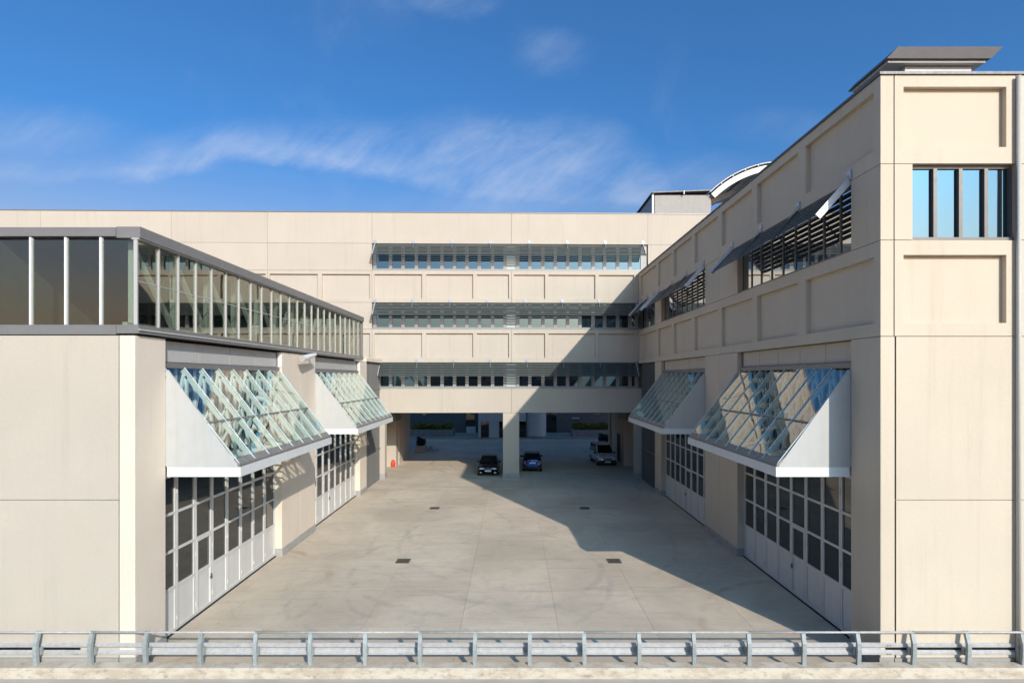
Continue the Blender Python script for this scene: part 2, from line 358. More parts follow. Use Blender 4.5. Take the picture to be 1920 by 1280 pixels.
# walls: W(u, z, d) with d = depth into the wall
XR, XL, YF, Y0 = 9.95, -10.2, 43.2, 14.85
def WR(u, z, d): return (XR + d, u, z)
def WL(u, z, d): return (XL - d, u, z)
def WF(u, z, d): return (u, d, z)
def relief(name, W, us, zs, dep, mat, parent, back=0.35):
    """wall piece with real depth: dep(i, j) is the depth of each cell, None an opening"""
    mb = MB(); nu, nz = len(us) - 1, len(zs) - 1
    D = [[dep(i, j) for j in range(nz)] for i in range(nu)]
    def val(i, j):
        if 0 <= i < nu and 0 <= j < nz and D[i][j] is not None: return D[i][j]
        return back
    for i in range(nu):
        for j in range(nz):
            d = D[i][j]
            if d is None: continue
            mb.add([W(us[i], zs[j], d), W(us[i + 1], zs[j], d), W(us[i + 1], zs[j + 1], d), W(us[i], zs[j + 1], d)], [(0, 1, 2, 3)])
    for i in range(nu + 1):
        for j in range(nz):
            a, b = val(i - 1, j), val(i, j)
            if abs(a - b) > 1e-6: mb.add([W(us[i], zs[j], a), W(us[i], zs[j + 1], a), W(us[i], zs[j + 1], b), W(us[i], zs[j], b)], [(0, 1, 2, 3)])
    for j in range(nz + 1):
        for i in range(nu):
            a, b = val(i, j - 1), val(i, j)
            if abs(a - b) > 1e-6: mb.add([W(us[i], zs[j], a), W(us[i + 1], zs[j], a), W(us[i + 1], zs[j], b), W(us[i], zs[j], b)], [(0, 1, 2, 3)])
    off = world_off(parent)
    me = bpy.data.meshes.new(name); me.from_pydata([(v[0] - off[0], v[1] - off[1], v[2] - off[2]) for v in mb.v], [], mb.f)
    bm = bmesh.new(); bm.from_mesh(me); bmesh.ops.remove_doubles(bm, verts=bm.verts, dist=0.0005)
    bmesh.ops.recalc_face_normals(bm, faces=bm.faces); bm.to_mesh(me); bm.free(); me.materials.append(mat)
    return link(bpy.data.objects.new(name, me), parent)
G = 0.009
def flat(name, W, u0, u1, z0, z1, parent, mat=None, d=0.0, back=0.35):
    return relief(name, W, [u0 + G, u1 - G], [z0 + G, z1 - G], lambda i, j: d, mat or CREAM, parent, back)
def coffered(W, u0, u1, z0, z1, coffers, cz0, cz1, parent, depth=0.15, mat=None):
    us = [u0 + G]
    for a, b in coffers: us += [a, b]
    us.append(u1 - G)
    return relief('wall_panel', W, us, [z0 + G, cz0, cz1, z1 - G], lambda i, j: depth if (i % 2 == 1 and j == 1) else 0.0, mat or CREAM, parent)
def wbox(name, W, u0, u1, z0, z1, d0, d1, mat, parent, bevel=0.0):
    a, b = W(u0, z0, d0), W(u1, z1, d1)
    return boxo(name, min(a[0], b[0]), max(a[0], b[0]), min(a[1], b[1]), max(a[1], b[1]), z0, z1, mat, parent, bevel)

def awning(W, u0, u1, ztop, parent, nbr, drop=1.03, out=0.95, end_arms=True, n=8, bracket_z=0.17, slat_len=None):
    root = part_group('awning', parent)
    L_ = math.hypot(drop, out)
    ex, ez = -out / L_, -drop / L_                     # direction down the awning: outwards (negative depth) and down
    off = world_off(root)
    for k in range(n):
        s_ = 0.10 + (L_ - 0.14) * k / (n - 1)
        d, z = ex * s_, ztop + ez * s_
        w = 0.14; vd, vz = -math.cos(R(40)), -math.sin(R(40))
        nd, nz_ = -vz, vd
        t_ = 0.012
        prof = [(d - vd * w / 2 - nd * t_, z - vz * w / 2 - nz_ * t_), (d + vd * w / 2 - nd * t_, z + vz * w / 2 - nz_ * t_),
                (d + vd * w / 2 + nd * t_, z + vz * w / 2 + nz_ * t_), (d - vd * w / 2 + nd * t_, z - vz * w / 2 + nz_ * t_)]
        a = [Vector(W(u0 + 0.02, zz, dd)) for dd, zz in prof]; b = Vector(W(u1 - 0.02, 0, 0)) - Vector(W(u0 + 0.02, 0, 0))
        MB().prism(a, b).build('slat', SLAT, root)
    for k in range(nbr):
        u = u0 + (u1 - u0) * k / (nbr - 1)
        end = k in (0, nbr - 1)
        p = Vector(W(u, ztop + 0.02, -0.02)); q = Vector(W(u, ztop - drop, -out))
        nrm = Vector(W(u, 0, -1)) - Vector(W(u, 0, 0))
        if end and end_arms: MB().bar(p, q, 0.03, 0.19, up=nrm + Vector((0, 0, 1))).build('arm', ARM, root)
        else: MB().bar(p + Vector((0, 0, -0.01)) + nrm * 0.03, q, 0.03, 0.05, up=nrm + Vector((0, 0, 1))).build('arm', SLAT, root)
        wbox('bracket', W, u - 0.11, u + 0.11, ztop + bracket_z - 0.13, ztop + bracket_z + 0.13, -0.05, -0.002, TIE, root)
        tp = Vector(W(u, ztop + bracket_z, -0.05)); tq = Vector(W(u, ztop - drop * 0.55, -out * 0.55))
        MB().cyl(tp, tq, 0.014, 6).build('tie_rod', TIE, root)
    return root

def strip_window(W, u0, u1, z0, z1, npane, mw, parent, mat_m, mat_g, d=0.22, sill=0.17, head=0.12, special=None, left=0.0, start=None, proud=0.09):
    root = part_group('window', parent)
    wbox('sill', W, u0 + 0.004, u1 - 0.004, z0 + 0.004, z0 + sill, d - 0.14, d + 0.10, mat_m, root)
    wbox('head_rail', W, u0 + 0.004, u1 - 0.004, z1 - head, z1 - 0.004, d - 0.06, d + 0.10, mat_m, root)
    us = start if start else [u0 + (u1 - u0) * k / npane for k in range(npane + 1)]
    for k, u in enumerate(us):
        a, b = u - mw / 2, u + mw / 2
        a, b = max(a, u0 + 0.006), min(b, u1 - 0.006)
        if b - a > 0.02: wbox('mullion', W, a, b, z0 + sill + 0.002, z1 - head - 0.002, d - proud, d + 0.08, mat_m, root)
    for k in range(len(us) - 1):
        a, b = us[k] + mw / 2 + 0.003, us[k + 1] - mw / 2 - 0.003
        a, b = max(a, u0 + 0.01), min(b, u1 - 0.01)
        if b - a < 0.05: continue
        m = BLIND if special is not None and k in special else mat_g
        wbox('pane', W, a, b, z0 + sill + 0.002, z1 - head - 0.002, d, d + 0.03, m, root)
    return root

# ------------------------------------------------------------------ ground
def sheet(name, x0, x1, y0, y1, z, mat):
    return tag(MB().add([(x0, y0, z), (x1, y0, z), (x1, y1, z), (x0, y1, z)], [(0, 1, 2, 3)]).build(name, mat), None, None, None, 'structure')
sheet('ground', -1500, 1500, -1500, 1500, -0.06, PLINTH)
sheet('access_road', -60, 60, -30, 14.42, 0.0, plain('road_concrete', (0.46, 0.42, 0.35), 0.85, var=0.15, vscale=1.2, bump=0.3))
pav = bpy.data.objects.new('courtyard_pavement', None); link(pav); tag(pav, None, None, None, 'structure')
xs = [-11.2, -7.85, -4.75, -1.65, 1.45, 4.45, 7.6, 10.9]
ys = [14.75] + [17.36 + 3.17 * k for k in range(18)]
for i in range(len(xs) - 1):
    for j in range(len(ys) - 1):
        boxo('slab', xs[i] + 0.004, xs[i + 1] - 0.004, ys[j] + 0.004, ys[j + 1] - 0.004, -0.12, 0.0, CONC, pav)
boxo('joint_bed', -11.2, 10.9, 14.75, ys[-1], -0.05, -0.012, PLINTH, pav)
tag(MB().box(-60, 60, ys[-1] + 0.01, 71.0, -0.12, 0.0).build('rear_court_pavement', CONC), None, None, None, 'structure')
tag(MB().box(-60, 60, 71.0, 90, -0.12, 0.13).build('rear_sidewalk', PLINTH), None, None, None, 'structure')
for sx0, sx1, nm in ((-60, -11.2, 'side_ground'), (10.9, 60, 'side_ground')):
    tag(MB().box(sx0, sx1, 14.75, ys[-1], -0.12, -0.004).build(nm, PLINTH), None, None, None, 'structure')
kb = MB().prism([(-60, 14.42, -0.05), (-60, 14.43, 0.24), (-60, 14.46, 0.27), (-60, 14.76, 0.27), (-60, 14.78, -0.05)], (120, 0, 0))
tag(kb.build('kerb', KERB), None, None, None, 'structure')
# floor drains
for x, y, lab in ((-4.72, 23.7, 'rusty square drain grate in the sunlit concrete, nearer left one'), (4.38, 23.7, 'rusty square drain grate beside the shadow corner, nearer right one'),
                  (-4.72, 33.3, 'small rusty drain grate in the sunlit concrete, farther left one'), (4.38, 33.3, 'small dark drain grate lying in the shade, farther right one')):
    dr = thing('floor_drain', (x, y, 0), lab, 'drain', 'drain grates in the courtyard concrete')
    f = MB()
    for a, b, c, d in ((-.29, .29, -.29, -.24), (-.29, .29, .24, .29), (-.29, -.24, -.24, .24), (.24, .29, -.24, .24)): f.box(x + a, x + b, y + c, y + d, 0.003, 0.016)
    f.build('rim', DRAIN, dr)
    boxo('pit', x - .24, x + .24, y - .24, y + .24, 0.002, 0.005, BLACK, dr)
    for k in range(7): boxo('grate_bar', x - .235 + k * .0705, x - .235 + k * .0705 + 0.045, y - .24, y + .24, 0.006, 0.014, DRAIN, dr)

# ------------------------------------------------------------------ back building
bb = thing('office_building', (0, YF, 0), 'long cream building bridging the rear of the courtyard with three louvred window strips', 'building', local=True)
bb.rotation_euler = (0, 0, R(1.15))
TOP = 20.88
JX = [-60, -46, -36.5, -26.5, -19.1, -11.0, -0.08, 10.7, 20.5, 32]
for a, b in zip(JX[:-1], JX[1:]):
    flat('wall_panel', WF, a, b, 18.41, TOP - 0.06, bb)
    if not (-11.1 < a < 10): flat('wall_panel', WF, a, b, 16.29, 18.41, bb)
boxo('coping', -60, 32, -0.04, 0.5, TOP - 0.06, TOP, GREYM, bb)
C1 = [(-10.8, -7.1), (-6.77, -3.1), (-2.8, -0.28)]; C2 = [(0.1, 2.56), (2.83, 6.53), (6.8, 9.6)]
for z0, z1, c0, c1 in ((13.79, 16.29, 14.11, 16.0), (9.10, 11.70, 9.49, 11.38)):
    coffered(WF, -11.0, -0.08, z0, z1, C1, c0, c1, bb); coffered(WF, -0.08, 10.7, z0, z1, C2, c0, c1, bb)
    for a, b in ((-19.1, -11.0), (-26.5, -19.1), (-36.5, -26.5), (-46, -36.5)):
        w = (b - a) / 2; coffered(WF, a, b, z0, z1, [(a + .16, a + w - .17), (a + w + .17, b - .16)], c0, c1, bb)
    flat('wall_panel', WF, 10.7, 20.5, z0, z1, bb); flat('wall_panel', WF, 20.5, 32, z0, z1, bb)
for a, b in ((-19.1, -11.0), (-26.5, -19.1), (-36.5, -26.5), (-46, -36.5)): flat('wall_panel', WF, a, b, 11.70, 13.79, bb)
MUL = [(680 + zx / 3.4286 - 961) / 23.84 for zx in (80, 180, 260, 345, 425, 510, 590, 670, 750, 835, 915, 997, 1075, 1160, 1240, 1320, 1400, 1485, 1560, 1645, 1725, 1805)]
strip_window(WF, -11.0, 10.66, 16.29, 18.41, 0, 0.265, bb, MULL, G_WIN, d=0.24, start=MUL + [10.5], special=[10])
strip_window(WF, -11.0, 10.3, 11.70, 13.79, 0, 0.265, bb, MULL, G_WIN, d=0.24, start=MUL[:-1] + [9.83], special=[10])
strip_window(WF, -10.55, 10.0, 7.06, 9.10, 0, 0.265, bb, MULL, G_WIN, d=0.24, start=[-10.5] + MUL[1:-1] + [9.83], special=[10])
awning(WF, -10.75, 10.3, 18.38, bb, 8); awning(WF, -10.75, 9.75, 13.76, bb, 8); awning(WF, -10.35, 9.75, 9.07, bb, 8)
# beam, pillars, passage
flat('beam_panel', WF, -10.5, -0.08, 5.15, 7.06, bb, back=0.6); flat('beam_panel', WF, -0.08, 10.25, 5.15, 7.06, bb, back=0.6)
boxo('pillar', -0.75, 0.52, 0.012, 1.3, 0.42, 5.14, CREAM, bb); boxo('plinth', -0.78, 0.55, -0.012, 1.33, 0.0, 0.42, PLINTH, bb)
for x0, x1 in ((-10.52, -10.0), (9.72, 10.2)):
    boxo('pillar', x0, x1, 0.012, 0.75, 0.42, 5.14, CREAM, bb); boxo('plinth', x0 - .02, x1 + .02, -0.01, 0.78, 0, 0.42, PLINTH, bb)
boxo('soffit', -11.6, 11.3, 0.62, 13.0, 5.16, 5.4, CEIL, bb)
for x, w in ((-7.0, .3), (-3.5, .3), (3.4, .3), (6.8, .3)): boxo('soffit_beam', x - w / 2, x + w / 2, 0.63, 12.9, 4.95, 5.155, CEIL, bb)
boxo('core', -60, 32, 0.36, 13.0, 5.41, TOP - 0.3, CORE, bb)
boxo('roof_slab', -60, 32, 0.37, 13.0, TOP - 0.299, TOP - 0.2, GREYM, bb)
boxo('passage_pier', -16, -10.25, 5.9, 6.9, 0, 5.15, CREAM, bb); boxo('passage_pier', 10.1, 16, 5.9, 6.9, 0, 5.15, CREAM, bb)
boxo('passage_wall', -16, -11.45, 0.8, 5.9, 0, 5.15, CREAM, bb); boxo('passage_wall', 11.3, 16, 0.8, 5.9, 0, 5.15, CREAM, bb)
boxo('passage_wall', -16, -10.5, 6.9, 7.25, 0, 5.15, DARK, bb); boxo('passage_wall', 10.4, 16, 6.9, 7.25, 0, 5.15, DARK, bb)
boxo('passage_wall', -16, -10.2, 7.25, 13.0, 0, 5.15, CREAM, bb); boxo('passage_wall', 10.3, 16, 7.25, 12.4, 0, 5.15, CREAM, bb)
boxo('passage_pier', 10.1, 11, 12.4, 13.0, 0, 5.15, CREAM, bb)
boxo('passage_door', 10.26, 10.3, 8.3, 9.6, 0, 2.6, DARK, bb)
boxo('service_duct', -11.0, -9.75, 3.2, 5.88, 4.25, 5.14, GREYM, bb); boxo('service_duct', 9.6, 10.8, 3.2, 5.88, 4.3, 5.14, GREYM, bb)
boxo('lower_core', -60, -16.01, 0.4, 13.0, 0, 5.15, CORE, bb); boxo('lower_core', 16.01, 32, 0.4, 13.0, 0, 5.15, CORE, bb)
# roof house with arched canopy, on the back building's roof
rh = thing('roof_house', (12.7, 50.5, TOP - 0.2), 'pale grey roof house with white arched canopy above the rear building', 'roof house')
RY = 50.5
def rx(px): return (px - 961) * RY / 1030
def rz(py): return 7.9 + (708 - py) * RY / 1030
ROOFB = plain('roof_house_render', (0.37, 0.345, 0.31), 0.8, var=0.06, streak=0.1)
boxo('wall', rx(1228), rx(1333), RY, RY + 12, 20.7, rz(366), ROOFB, rh)
boxo('side_cladding', rx(1224), rx(1227.5), RY + 0.3, RY + 12, 20.7, rz(366), GREYM, rh)
boxo('corner_post', rx(1222.5), rx(1226), RY - 0.05, RY + 0.12, 20.7, rz(362), WHITEM, rh)
MB().prism([(rx(1221), RY - 0.3, rz(363.5)), (rx(1330), RY - 0.3, rz(359.5)), (rx(1330), RY - 0.3, rz(357.5)), (rx(1221), RY - 0.3, rz(361.5))], (0, 12.5, 0)).build('roof_sheet', COPING, rh)
boxo('roof_clip', rx(1280), rx(1281.5), RY - 0.33, RY - 0.2, rz(366), rz(359.5), WHITEM, rh)
xc = rx(1468); rr = 200 * RY / 1030; zc_ = rz(362 - 57) - rr
def arcp(r, a, y): return (xc + r * math.cos(a), y, zc_ + r * math.sin(a))
a0, a1 = R(134.4), R(45.6); NA = 28
def arch_band(r0, r1, y0, y1):
    mb = MB(); rings = []
    for k in range(NA + 1):
        a = a0 + (a1 - a0) * k / NA
        rings.append([arcp(r0, a, y0), arcp(r1, a, y0), arcp(r1, a, y1), arcp(r0, a, y1)])
    return mb.loft(rings)
arch_band(rr - 0.72, rr - 0.24, RY - 0.35, RY - 0.15).build('arch_beam', WHITEM, rh)
arch_band(rr - 0.07, rr, RY - 0.45, RY + 11).build('arch_roof', GREYM, rh)
arch_band(rr - 0.85, rr - 0.40, RY + 5.5, RY + 5.7).build('arch_beam', WHITEM, rh)
for k in range(1, 12):
    a = a0 + (a1 - a0) * k / 12
    p = arcp(rr - 0.14, a, RY - 0.5); q = arcp(rr - 0.14, a, RY + 11); MB().bar(p, q, 0.07, 0.10).build('purlin', GREYM, rh)
MB().bar((rx(1335), RY + 4, rz(377)), (rx(1335) + 11, RY + 4, rz(369)), 0.12, 0.25).build('tie_beam', WHITEM, rh)
MB().box(rx(1335), rx(1335) + 12.5, RY + 8, RY + 8.2, 22.9, 24.6).build('rear_fascia', GREYM, rh)
boxo('wall', rx(1335) + 12.6, rx(1335) + 15, RY, RY + 11, 20.7, rz(366), GREYL, rh)

# ------------------------------------------------------------------ right wing
rw = thing('office_wing', (XR, Y0, 0), 'shaded cream wing along the right side with outward-tilted louvre awnings', 'building')
RIBS = [18.9, 22.6, 26.4, 30.3, 34.16, 37.8]
def wing_band(W, z0, z1, c0, c1, parent, mat=CREAMR):
    edges = [Y0] + RIBS + [43.0]
    cof = [(edges[k] + (0.25 if k else 0.3), edges[k + 1] - 0.25) for k in range(len(edges) - 1)]
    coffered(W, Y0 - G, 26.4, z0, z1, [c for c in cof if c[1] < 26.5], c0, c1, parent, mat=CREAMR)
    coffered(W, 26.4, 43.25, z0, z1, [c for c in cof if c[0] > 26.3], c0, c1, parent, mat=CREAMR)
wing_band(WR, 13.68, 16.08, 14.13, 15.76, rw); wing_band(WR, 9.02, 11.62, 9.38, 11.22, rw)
boxo('coping', XR - 0.05, XR + 0.45, Y0 - 0.05, 43.3, 16.08, 16.15, COPING, rw)
PIL = [(Y0 - G, 16.15), (24.3, 26.4), (26.4, 28.4), (36.75, 38.4)]
for a, b in PIL:
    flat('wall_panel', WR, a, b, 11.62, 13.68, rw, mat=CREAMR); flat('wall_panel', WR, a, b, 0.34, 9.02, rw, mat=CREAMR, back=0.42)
    wbox('plinth', WR, a, b, 0, 0.34, -0.03, 0.42, PLINTH, rw)
for a, b, n in ((16.15, 24.3, 9), (28.4, 36.75, 9), (38.4, 43.2, 5)):
    strip_window(WR, a, b, 11.62, 13.68, n, 0.075, rw, DMULL, G_WING, d=0.25, sill=0.09, head=0.08, proud=0.03)
awning(WR, 16.2, 24.85, 13.68, rw, 4); awning(WR, 28.55, 37.2, 13.68, rw, 4); awning(WR, 38.65, 42.4, 13.68, rw, 3)
boxo('core', XR + 0.43, 34, Y0 + 0.36, 43.0, 0, 15.85, CORE, rw)
boxo('roof_slab', XR + 0.44, 34, Y0 + 0.37, 43.0, 15.851, 15.95, GREYM, rw)

def grille(W, u0, u1, z1, parent, horiz):
    wbox('ribbed_cladding', W, u0 + 0.01, u1, 0.0, z1 - 0.01, 0.2, 0.3, GRILLE, parent)
    n = int((u1 - u0) / 0.3)
    for k in range(n):
        u = u0 + 0.15 + k * (u1 - u0 - 0.2) / n
        wbox('cladding_rib', W, u - 0.05, u + 0.05, 0.02, z1 - 0.03, 0.13, 0.2, GRILLE, parent)
    for z in (2.4, 4.7, 7.0): wbox('cladding_joint', W, u0 + 0.01, u1, z, z + 0.05, 0.12, 0.19, GREYM, parent)
grille(WR, 38.4, 43.1, 9.02, rw, True)

ZR = [0.04, 0.14, 1.36, 1.46, 2.52, 2.60, 3.68, 3.76, 4.84, 4.94]
def folding_doors(W, u0, u1, parent, nleaf=8, wicket=(2,)):
    w = (u1 - u0) / nleaf
    for k in range(nleaf):
        a, b = u0 + k * w + 0.008, u0 + (k + 1) * w - 0.008
        if k == 0: a = u0 + 0.02
        leaf = part_group('door_leaf', parent)
        st = 0.075
        relief('frame', W, [a, a + st, b - st, b], ZR, lambda i, j: 0.30 if (i != 1 or j % 2 == 0) else (0.33 if j == 1 else None), DOORP, leaf, back=0.37)
        for z0, z1 in ((1.46, 2.52), (2.60, 3.68), (3.76, 4.84)): wbox('pane', W, a + st, b - st, z0, z1, 0.342, 0.36, G_DOOR, leaf)
        if k in wicket:
            wk = MB()
            for (ua, ub, za, zb) in ((a + st, a + st + .05, 0.14, 2.52), (b - st - .05, b - st, 0.14, 2.52), (a + st + .05, b - st - .05, 2.45, 2.515)):
                A, B = W(ua, za, 0.285), W(ub, zb, 0.34)
                wk.box(min(A[0], B[0]), max(A[0], B[0]), ua, ub, za, zb)
            wk.build('wicket_frame', DOORP, leaf)
            wbox('handle', W, b - st - 0.16, b - st - 0.03, 1.02, 1.05, 0.22, 0.25, COPING, leaf)
            wbox('lock_plate', W, b - st - 0.05, b - st - 0.01, 0.94, 1.12, 0.25, 0.29, COPING, leaf)
        for z in (0.35, 2.0, 4.3):
            A = W(b + 0.008, z, 0.285); MB().cyl((A[0], A[1], z), (A[0], A[1], z + 0.14), 0.016, 6).build('hinge', DOORP, leaf)
    wbox('door_track', W, u0 + 0.004, u1 - 0.004, 4.95, 5.08, 0.27, 0.40, GREYM, parent)
    tr = part_group('transom_window', parent)
    for k in range(nleaf + 1):
        u = min(max(u0 + k * w, u0 + 0.05), u1 - 0.05); wbox('mullion', W, u - 0.045, u + 0.045, 5.09, 8.18, 0.30, 0.40, RAFTER, tr)
    for k in range(nleaf):
        a, b = u0 + k * w + 0.05, u0 + (k + 1) * w - 0.05
        if k == 0: a += 0.05
        if k == nleaf - 1: b -= 0.05
        wbox('pane', W, a, b, 5.09, 6.6, 0.36, 0.38, G_DOOR, tr); wbox('pane', W, a, b, 6.66, 8.18, 0.36, 0.38, G_DOOR, tr)
    wbox('transom_bar', W, u0 + 0.004, u1 - 0.004, 6.6, 6.66, 0.32, 0.39, RAFTER, tr)
    wbox('threshold', W, u0, u1, 0.0, 0.03, 0.25, 0.42, BLACK, parent)
    wbox('threshold_strip', W, u0, u1, -0.01, 0.008, -0.25, 0.24, CONC, parent)

def header_panels(W, u0, u1, n, mat, parent, d=0.22):
    for k in range(n):
        a, b = u0 + 0.1 + (u1 - u0 - 0.2) * k / n, u0 + 0.1 + (u1 - u0 - 0.2) * (k + 1) / n
        wbox('header_panel', W, a + 0.012, b - 0.012, 8.38, 9.0, d, d + 0.15, mat, parent)
    wbox('flashing', W, u0 + 0.005, u1 - 0.005, 8.19, 8.36, d - 0.12, d + 0.1, GREYM, parent)
    for u in (u0 + 0.05, u1 - 0.05): wbox('header_post', W, u - 0.045, u + 0.045, 8.37, 9.0, d - 0.05, d + 0.1, GREYM, parent)

def canopy(W, u0, u1, parent, lamps=()):
    c = part_group('canopy', parent)
    OUT, ZB, ZT, DT = 2.15, 5.32, 8.20, 0.10       # outer reach, eaves height, top height, top depth
    def S(u, s_, h=0.0):                            # point on the glass slope, s_ 0 at the top to 1 at the eaves, h above it
        d = DT + (-OUT - DT) * s_; z = ZT + (ZB - ZT) * s_
        L_ = math.hypot(OUT + DT, ZT - ZB); nd, nz = -(ZT - ZB) / L_, (OUT + DT) / L_
        return Vector(W(u, z + nz * h, d + nd * h))
    n = 8; w = (u1 - u0 - 0.12) / n
    for k in range(n + 1):
        u = u0 + 0.06 + k * w
        nrm = (S(u, 0.5, 1) - S(u, 0.5, 0))
        MB().bar(S(u, 0.005, -0.08), S(u, 0.985, -0.08), 0.08, 0.11, up=nrm).build('rafter', RAFTER, c)
        MB().bar(W(u, ZB + 0.15, 0.08), S(u, 0.42, -0.18), 0.07, 0.07).build('knee_brace', RAFTER, c)
        MB().bar(W(u, ZB - 0.08, -1.05), S(u, 0.42, -0.18), 0.07, 0.07).build('knee_brace', RAFTER, c)
        MB().bar(S(u, 0.0, 0.022), S(u, 0.985, 0.022), 0.035, 0.02, up=nrm).build('glazing_bar', RAFTER, c)
    for k in range(n):
        a, b = u0 + 0.06 + k * w + 0.012, u0 + 0.06 + (k + 1) * w - 0.012
        for s0, s1 in ((0.0, 0.565), (0.572, 0.975)):
            pts = [S(a, s0), S(b, s0), S(b, s1), S(a, s1)]
            nrm = S(a, 0, 0.010) - S(a, 0)
            MB().add(pts, [(0, 1, 2, 3)]).build('pane', G_CAN, c)
    nrm = (S(u0, 0.5, 1) - S(u0, 0.5, 0))
    MB().bar(S(u0 + 0.03, 0.568, 0.012), S(u1 - 0.03, 0.568, 0.012), 0.06, 0.03, up=nrm).build('cross_bar', GUTTER, c)
    # gutter and fascia
    A = [(-OUT - 0.02, ZB + 0.03), (-OUT + 0.16, ZB + 0.20), (-OUT + 0.20, ZB + 0.10), (-OUT + 0.20, ZB - 0.04), (-OUT - 0.02, ZB - 0.04)]
    MB().prism([W(u0 + 0.02, z, d) for d, z in A], Vector(W(u1 - 0.02, 0, 0)) - Vector(W(u0 + 0.02, 0, 0))).build('gutter', GUTTER, c)
    wbox('fascia', W, u0, u1, ZB - 0.33, ZB - 0.045, -OUT - 0.05, -OUT + 0.0, WHITEM, c)
    for ua, ub in ((u0, u0 + 0.06), (u1 - 0.06, u1)):
        wbox('fascia', W, ua, ub, ZB - 0.33, ZB - 0.045, -OUT + 0.004, -0.035, WHITEM, c)
        MB().prism([W(ua, ZB - 0.04, -OUT + 0.02), W(ua, ZB - 0.04, -0.006), W(ua, ZT - 0.12, -0.006), W(ua, ZT - 0.07, -0.06)], Vector(W(ub, 0, 0)) - Vector(W(ua, 0, 0))).build('gable', GABLE, c)
    # horizontal lattice girder at eaves level
    zc2 = ZB - 0.10
    for d in (-OUT + 0.35, -1.05, -0.05):
        MB().bar(W(u0 + 0.08, zc2, d), W(u1 - 0.08, zc2, d), 0.09, 0.09).build('chord', RAFTER, c)
    m = 16
    for k in range(m + 1):
        u = u0 + 0.12 + (u1 - u0 - 0.24) * k / m
        MB().bar(W(u, zc2, -OUT + 0.30), W(u, zc2, -0.05), 0.06, 0.05).build('cross_member', RAFTER, c)
    for k in range(n):
        ua, ub = u0 + 0.06 + k * w, u0 + 0.06 + (k + 1) * w
        MB().bar(W(ua, ZB, 0.10), W(ub, ZT - 0.2, 0.10), 0.10, 0.08, up=Vector(W(0, 0, 1)) - Vector(W(0, 0, 0))).build('brace', RAFTER, c)
        MB().bar(W(ua, ZB, 0.02), W(ua, ZT - 0.25, 0.02), 0.08, 0.08).build('strut', RAFTER, c)
    for (u, s_) in lamps:
        p = S(u, s_, -0.35); q = p + Vector((0.28 if W is WL else -0.28, 0.1, -0.05))
        MB().cyl(p, q, 0.10, 10, 0.13).build('spotlight', WHITEM, c)
    return c
BAYS = ((16.15, 24.3), (28.4, 36.75))
for i, (a, b) in enumerate(BAYS):
    folding_doors(WR, a, b, rw, wicket=(3,)); header_panels(WR, a, b, 5, CREAM2, rw); canopy(WR, a + 0.01, b - 0.01, rw)
# end wall of the right wing, facing the road
def WRE(u, z, d): return (u, Y0 + d, z)
x0 = XR + 0.37
EJ = [x0, 13.6, 17.4, 21.2, 25, 30]
for a, b in zip(EJ[:-1], EJ[1:]):
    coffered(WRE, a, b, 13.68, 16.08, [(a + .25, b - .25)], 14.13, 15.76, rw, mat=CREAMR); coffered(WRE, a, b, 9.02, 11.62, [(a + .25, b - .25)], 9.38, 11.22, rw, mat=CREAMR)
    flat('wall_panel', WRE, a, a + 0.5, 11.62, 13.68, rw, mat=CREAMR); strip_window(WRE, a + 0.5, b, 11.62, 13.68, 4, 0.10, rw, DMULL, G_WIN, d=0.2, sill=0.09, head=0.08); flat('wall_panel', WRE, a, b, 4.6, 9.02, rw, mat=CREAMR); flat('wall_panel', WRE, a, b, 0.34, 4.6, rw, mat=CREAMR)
    wbox('plinth', WRE, a, b, 0, 0.34, -0.03, 0.35, PLINTH, rw)
boxo('coping', XR + 0.46, 30, Y0 - 0.05, Y0 + 0.45, 16.08, 16.15, COPING, rw)
for x in (13.6, 21.2): MB().cyl((x, Y0 - 0.09, 0.1), (x, Y0 - 0.09, 16.0), 0.055, 10).build('downpipe', GREYL, rw, smooth=True)
# roof pavilion with dark overhanging slab
boxo('pavilion_wall', 13.0, 15.2, 18.2, 19.4, 15.95, 18.2, GREYL, rw)
MB().prism([(12.2, 17.9, 18.3), (12.2, 20.0, 18.3), (12.5, 20.1, 18.62), (12.5, 17.8, 18.62)], (3.4, 0, 0)).build('pavilion_roof', COPING, rw)
boxo('pavilion_soffit', 12.3, 15.5, 18.0, 19.9, 18.22, 18.295, GREYL, rw)

# ------------------------------------------------------------------ left wing with glazed gallery
lw = thing('gallery_wing', (XL, Y0, 0), 'sunlit cream wing along the left side topped by a long glazed gallery', 'building')
for a, b in PIL:
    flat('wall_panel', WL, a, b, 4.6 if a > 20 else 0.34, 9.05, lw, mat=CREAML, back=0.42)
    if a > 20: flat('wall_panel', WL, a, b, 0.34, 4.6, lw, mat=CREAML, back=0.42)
    wbox('plinth', WL, a, b, 0, 0.34, -0.03, 0.42, PLINTH, lw)
for i, (a, b) in enumerate(BAYS):
    folding_doors(WL, a, b, lw, wicket=(2,)); header_panels(WL, a, b, 4, GREYL, lw)
    canopy(WL, a + 0.01, b - 0.01, lw, lamps=((21.2, 0.30), (19.4, 0.62)) if i == 0 else ())
    wbox('jamb_strip', WL, b - 0.03, b + 0.0, 8.37, 9.0, 0.02, 0.2, WHITEM, lw)
grille(WL, 38.4, 42.95, 9.05, lw, True)
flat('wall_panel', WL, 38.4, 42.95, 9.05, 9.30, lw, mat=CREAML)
boxo('core', -34, XL - 0.43, Y0 + 0.36, 42.8, 0, 9.06, CORE, lw)
GE = 37.2
gal = part_group('gallery', lw)
wbox('floor_band', WL, Y0 - 0.01, GE, 9.10, 9.33, -0.10, 0.5, GREYM, gal)
wbox('floor_trim', WL, Y0 - 0.01, GE, 9.18, 9.22, -0.13, -0.102, GREYL, gal)
